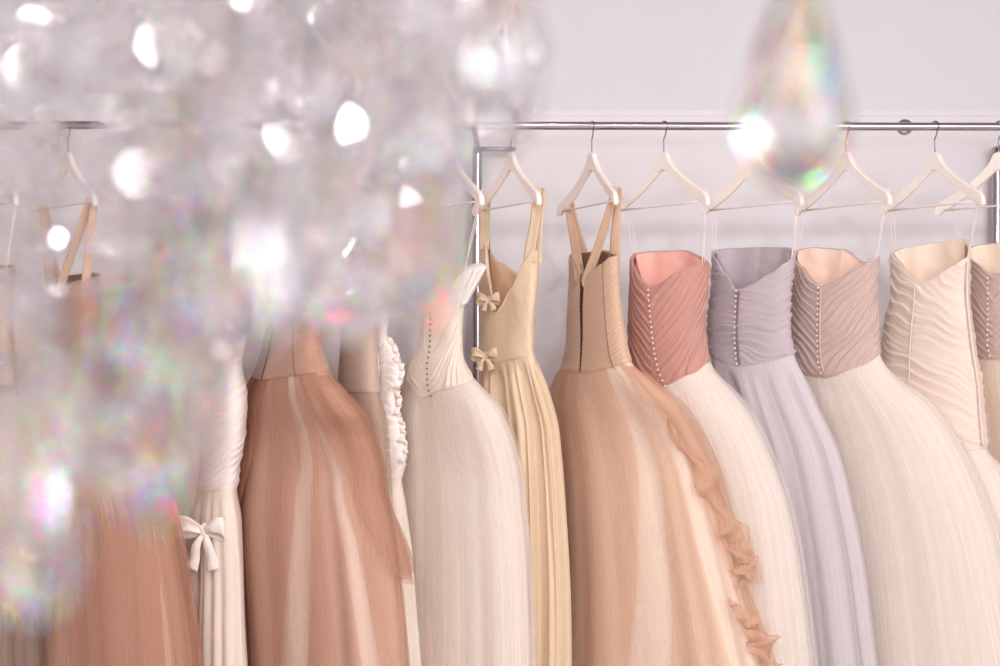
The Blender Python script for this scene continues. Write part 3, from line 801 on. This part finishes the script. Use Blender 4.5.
g.skirt('tulle_panel', T_brown2, gw, 0.012, (7, 12, 19), bounds=((-90, -90), (80, 60)), off=0.02, seed=5, ruffle=0.008)
g.skirt('tulle_panel', T_blush, gw, 0.012, (7, 12, 19), bounds=((60, 50), (200, 200)), off=0.022, seed=6, ruffle=0.008)
g.skirt('tulle_panel', T_brown2, gw, 0.012, (7, 12, 19), bounds=((-80, -80), (150, 120)), off=0.036, seed=7, ruffle=0.012)

HPX = -8
hanger(HPX, 46, 'white hanger at the very left edge of the rail, cut by the photo')
gw = gown('evening_gown', HPX, 'dark taupe gown at the left edge, only its skirt in view')
g = Gown([(260, -36, 14), (340, -34, 12), (385, -40, 18), (430, -60, 26), (520, -80, 34), (666, -100, 44)], 385, 55, 0.3, 46, 0.36, seed=43)
g.bodice([(0, 268), (90, 276), (180, 268), (270, 264)], F_taupe, F_brownlin, gw, 'level', 0.005, 0.022, 1)
g.skirt('skirt', F_dark, gw, 0.012, off=0.004, seed=1); g.skirt('tulle_layer', T_taupe, gw, 0.012, off=0.016, seed=2)
g.loops(HPX, 46, gw)

# ------------------------------------------------------------------ the chandelier near the camera
def rev(profile, n, twist=True):
    """faceted solid of revolution; alternate rings turned half a facet"""
    V, F = [], []
    rings = []
    for i, (r, z) in enumerate(profile):
        if r == 0: rings.append([len(V)]); V.append(Vector((0, 0, z)))
        else:
            ring = []
            for k in range(n):
                a = 2 * math.pi * (k + (0.5 if (twist and i % 2) else 0)) / n
                ring.append(len(V)); V.append(Vector((r * math.cos(a), r * math.sin(a), z)))
            rings.append(ring)
    for i in range(len(rings) - 1):
        A, B = rings[i], rings[i + 1]; sh = (i % 2 == 1)
        if len(A) == 1:
            for k in range(n): F.append((A[0], B[k], B[(k + 1) % n]))
        elif len(B) == 1:
            for k in range(n): F.append((A[k], B[0], A[(k + 1) % n]))
        else:
            for k in range(n):
                k1 = (k + 1) % n
                if not twist: F.append((A[k], B[k], B[k1], A[k1]))
                elif not sh: F.append((A[k], B[k], A[k1])); F.append((A[k1], B[k], B[k1]))
                else: F.append((A[k], B[k], B[k1])); F.append((A[k], B[k1], A[k1]))
    return V, F
PEAR = [(0, 1.0), (0.07, 0.97), (0.16, 0.62), (0.30, 0.22), (0.42, -0.25), (0.46, -0.52), (0.36, -0.80), (0.16, -0.96), (0, -1.0)]
ALMOND = [(0, 1.0), (0.10, 0.9), (0.27, 0.45), (0.36, 0.0), (0.27, -0.5), (0.10, -0.92), (0, -1.0)]
OCT = [(0, 0.52), (0.5, 0.42), (0.95, 0.12), (0.95, -0.12), (0.5, -0.42), (0, -0.52)]
SPIKE = [(0, 1.0), (0.10, 0.94), (0.17, 0.55), (0.15, -0.2), (0.09, -0.8), (0, -1.0)]
def merge(parts):
    V, F = [], []
    for v, f in parts:
        o = len(V); V += v; F += [tuple(i + o for i in q) for q in f]
    return V, F
def place(vf, c, size, yaw=0.0, tiltx=0.0, tilty=0.0, flat=1.0):
    R = Matrix.Rotation(yaw, 3, 'Z') @ Matrix.Rotation(tiltx, 3, 'X') @ Matrix.Rotation(tilty, 3, 'Y')
    return [c + R @ Vector((v.x * size, v.y * size * flat, v.z * size)) for v in vf[0]], vf[1]
rng = random.Random(77)
AX = P(-40, 0, 0.85)
chand = empty('chandelier', (AX.x, AX.y, 1.75), 'large crystal chandelier of faceted drops, out of focus in the left foreground', 'chandelier')
ZT = 1.70
def ring(R, z, name='ring'):
    tube(name, [Vector((AX.x + R * math.cos(a), AX.y + R * math.sin(a), z)) for a in np.linspace(0, 2 * math.pi, 49)], 0.006, M['bronze'], chand, 8)
tube('stem', [Vector((AX.x, AX.y, z)) for z in (1.15, 1.5, 2.0, 2.5, 3.0)], 0.012, M['bronze'], chand, 12)
RO = 0.335
RINGS = ((RO, 34), (0.27, 26), (0.18, 16), (0.10, 8))
for i, (R, n) in enumerate(RINGS): ring(R, ZT - 0.01 * i)
added_bulb_m, nt_, N_, L_ = nodes('added_bulb_glow')
em = N_.new('ShaderNodeEmission'); em.inputs[0].default_value = (1.0, 0.94, 0.88, 1); em.inputs[1].default_value = 420
L_.new(em.outputs[0], N_.new('ShaderNodeOutputMaterial').inputs[0])
for k in range(6):  # candle bulbs out of view, added to make the crystals glitter
    a = 2 * math.pi * k / 6 + 0.3
    e = Vector((AX.x + RO * math.cos(a), AX.y + RO * math.sin(a), ZT))
    tube('arm', smooth_path([Vector((AX.x, AX.y, ZT + 0.15)), Vector((AX.x + 0.15 * math.cos(a), AX.y + 0.15 * math.sin(a), ZT + 0.06)), Vector((AX.x + 0.26 * math.cos(a), AX.y + 0.26 * math.sin(a), ZT - 0.01)), e], 6), 0.007, M['bronze'], chand, 8)
    cnd = tube('candle', [e, e + Vector((0, 0, 0.03)), e + Vector((0, 0, 0.07))], 0.011, M['hanger'], chand, 14)
    vb, fb = rev([(0, 0.0), (0.006, 0.004), (0.0105, 0.016), (0.009, 0.028), (0.004, 0.042), (0, 0.048)], 12, False)
    bl = link_mesh('added_bulb', [v + e + Vector((0, 0, 0.07)) for v in vb], fb, added_bulb_m, None); bl.parent = cnd
for k in range(5):  # inner unseen bulbs, added to brighten the lower-left drops
    a = 2 * math.pi * k / 5 - 0.2
    e = Vector((AX.x + 0.14 * math.cos(a), AX.y + 0.14 * math.sin(a), ZT - 0.03))
    tube('arm', smooth_path([Vector((AX.x, AX.y, ZT + 0.05)), Vector((AX.x + 0.08 * math.cos(a), AX.y + 0.08 * math.sin(a), ZT - 0.03)), e], 6), 0.006, M['bronze'], chand, 8)
    cnd = tube('candle', [e, e + Vector((0, 0, 0.03)), e + Vector((0, 0, 0.07))], 0.011, M['hanger'], chand, 14)
    bl = link_mesh('added_bulb', [v + e + Vector((0, 0, 0.07)) for v in vb], fb, added_bulb_m, None); bl.parent = cnd
def drop_shape(kind): return PEAR if kind == 'pear' else ALMOND if kind == 'almond' else SPIKE
def strand(x, y, zbot, drop, size, bead=0.011, gapn=1.0):
    """chain of octagon beads from the ring down to a drop"""
    ztop_drop = zbot + 2 * size
    z = ZT - 0.012; parts = []
    wire = tube_data([Vector((x, y, ZT)), Vector((x, y, (ZT + ztop_drop) / 2)), Vector((x, y, ztop_drop + 0.002))], 0.0006, 5)
    while z > ztop_drop + bead * 1.2:
        if z < CAMZ + 0.26 * y + 0.03:
            parts.append(place(rev(OCT, 8), Vector((x, y, z)), bead * rng.uniform(0.85, 1.1), rng.uniform(0, 6), rng.uniform(-0.2, 0.2), 0))
        z -= bead * rng.uniform(1.7, 2.8) * gapn
    st = link_mesh('crystal_strand', *merge(parts + [wire]), M['clear'], chand, False)
    V, F = place(rev(drop_shape(drop), 8), Vector((x, y, zbot + size)), size, rng.uniform(0, 6), rng.uniform(-0.08, 0.08), rng.uniform(-0.08, 0.08), 0.75)
    d = link_mesh('crystal_drop', V, F, M[rng.choice(['crystal', 'crystal', 'clear', 'polished', 'polished'])], None, False); d.parent = st
    return st
BOT = [(-60, 620), (0, 600), (60, 575), (110, 530), (160, 470), (210, 415), (260, 330), (310, 300), (360, 310), (400, 290), (440, 240), (470, 190), (520, 150)]
bx = np.array([a for a, _ in BOT]); by = np.array([b for _, b in BOT])
for R, n in RINGS:
    for k in range(n):
        a = 2 * math.pi * (k + rng.uniform(-0.3, 0.3)) / n
        x = AX.x + R * math.cos(a); y = AX.y + R * math.sin(a)
        px = 500 + x / (y * K)
        if px < -40 or px > 540: continue
        pb = np.interp(px, bx, by) - rng.uniform(0, 170) * (0.5 if R > 0.2 else 1)
        if 30 < px < 112 and rng.random() < 0.7: continue
        strand(x, y, CAMZ + (333 - pb) * K * y, rng.choice(['pear', 'pear', 'almond', 'spike']), rng.uniform(0.026, 0.042), rng.uniform(0.014, 0.021), rng.uniform(0.9, 1.4))
def hung(px, py, y, size, kind, tx=0.0, ty=0.0, yaw=0.0):
    c = P(px, py, y)
    R = Matrix.Rotation(yaw, 3, 'Z') @ Matrix.Rotation(tx, 3, 'X') @ Matrix.Rotation(ty, 3, 'Y')
    V, F = place(rev(drop_shape(kind), 8), c, size, yaw, tx, ty, 0.75)
    tip = c + R @ Vector((0, 0, size))
    st = tube('crystal_strand', [tip, tip.lerp(Vector((tip.x, tip.y, ZT)), 0.4), Vector((tip.x, tip.y, ZT))], 0.0006, M['wire'], chand, 5)
    d = link_mesh('crystal_drop', V, F, M[rng.choice(['crystal', 'crystal', 'clear', 'polished', 'polished'])], None, False); d.parent = st
hung(508, 55, 0.68, 0.05, 'almond', 0, 0, 0.3)
hung(432, 178, 0.70, 0.045, 'spike', 0, 0.55, 0.2)
hung(35, 530, 0.60, 0.042, 'pear', 0, 0, 0.5)
hung(92, 400, 0.66, 0.036, 'pear', 0, 0, 0.9)
hung(118, 330, 0.62, 0.030, 'pear', 0, 0, 0.1)
hung(270, 200, 0.70, 0.036, 'almond', 0, 1.0, 0.2)
for px, py in ((15, 470), (60, 480), (150, 430), (45, 385), (150, 365), (190, 385), (205, 325), (240, 280), (285, 240), (325, 250), (355, 262), (395, 250),
               (425, 215), (250, 250), (310, 235), (350, 205), (400, 165), (170, 285), (195, 235), (340, 130), (300, 170), (240, 165), (180, 150), (385, 95), (430, 100), (290, 90), (225, 80), (345, 50)):
    hung(px + rng.uniform(-6, 6), py + rng.uniform(-6, 6), rng.uniform(0.5, 0.74), rng.uniform(0.034, 0.046), rng.choice(['pear', 'almond', 'pear']), rng.uniform(-0.1, 0.1), rng.uniform(-0.1, 0.1), rng.uniform(0, 3))

# the single teardrop at the right
yp = 0.76
c = P(795, 70, yp)
pend = empty('crystal_pendant', (c.x, c.y, c.z), 'single large teardrop crystal in the foreground, right of the chandelier', 'crystal')
V, F = place(rev([(0, 1.0), (0.05, 0.98), (0.13, 0.7), (0.26, 0.35), (0.40, -0.1), (0.47, -0.42), (0.44, -0.66), (0.30, -0.86), (0.12, -0.97), (0, -1.0)], 10), c, 0.066, 0.2, 0.03, 0.02, 0.8)
link_mesh('teardrop', V, F, M['crystal'], pend, False)
V, F = place(rev(OCT, 8), c + Vector((0, 0, 0.084)), 0.014, 0.4)
link_mesh('bead', V, F, M['crystal'], pend, False)
tube('wire', [c + Vector((0, 0, 0.064)), c + Vector((0, 0, 0.5)), Vector((c.x, c.y, 3.0))], 0.0007, M['wire'], pend, 6)
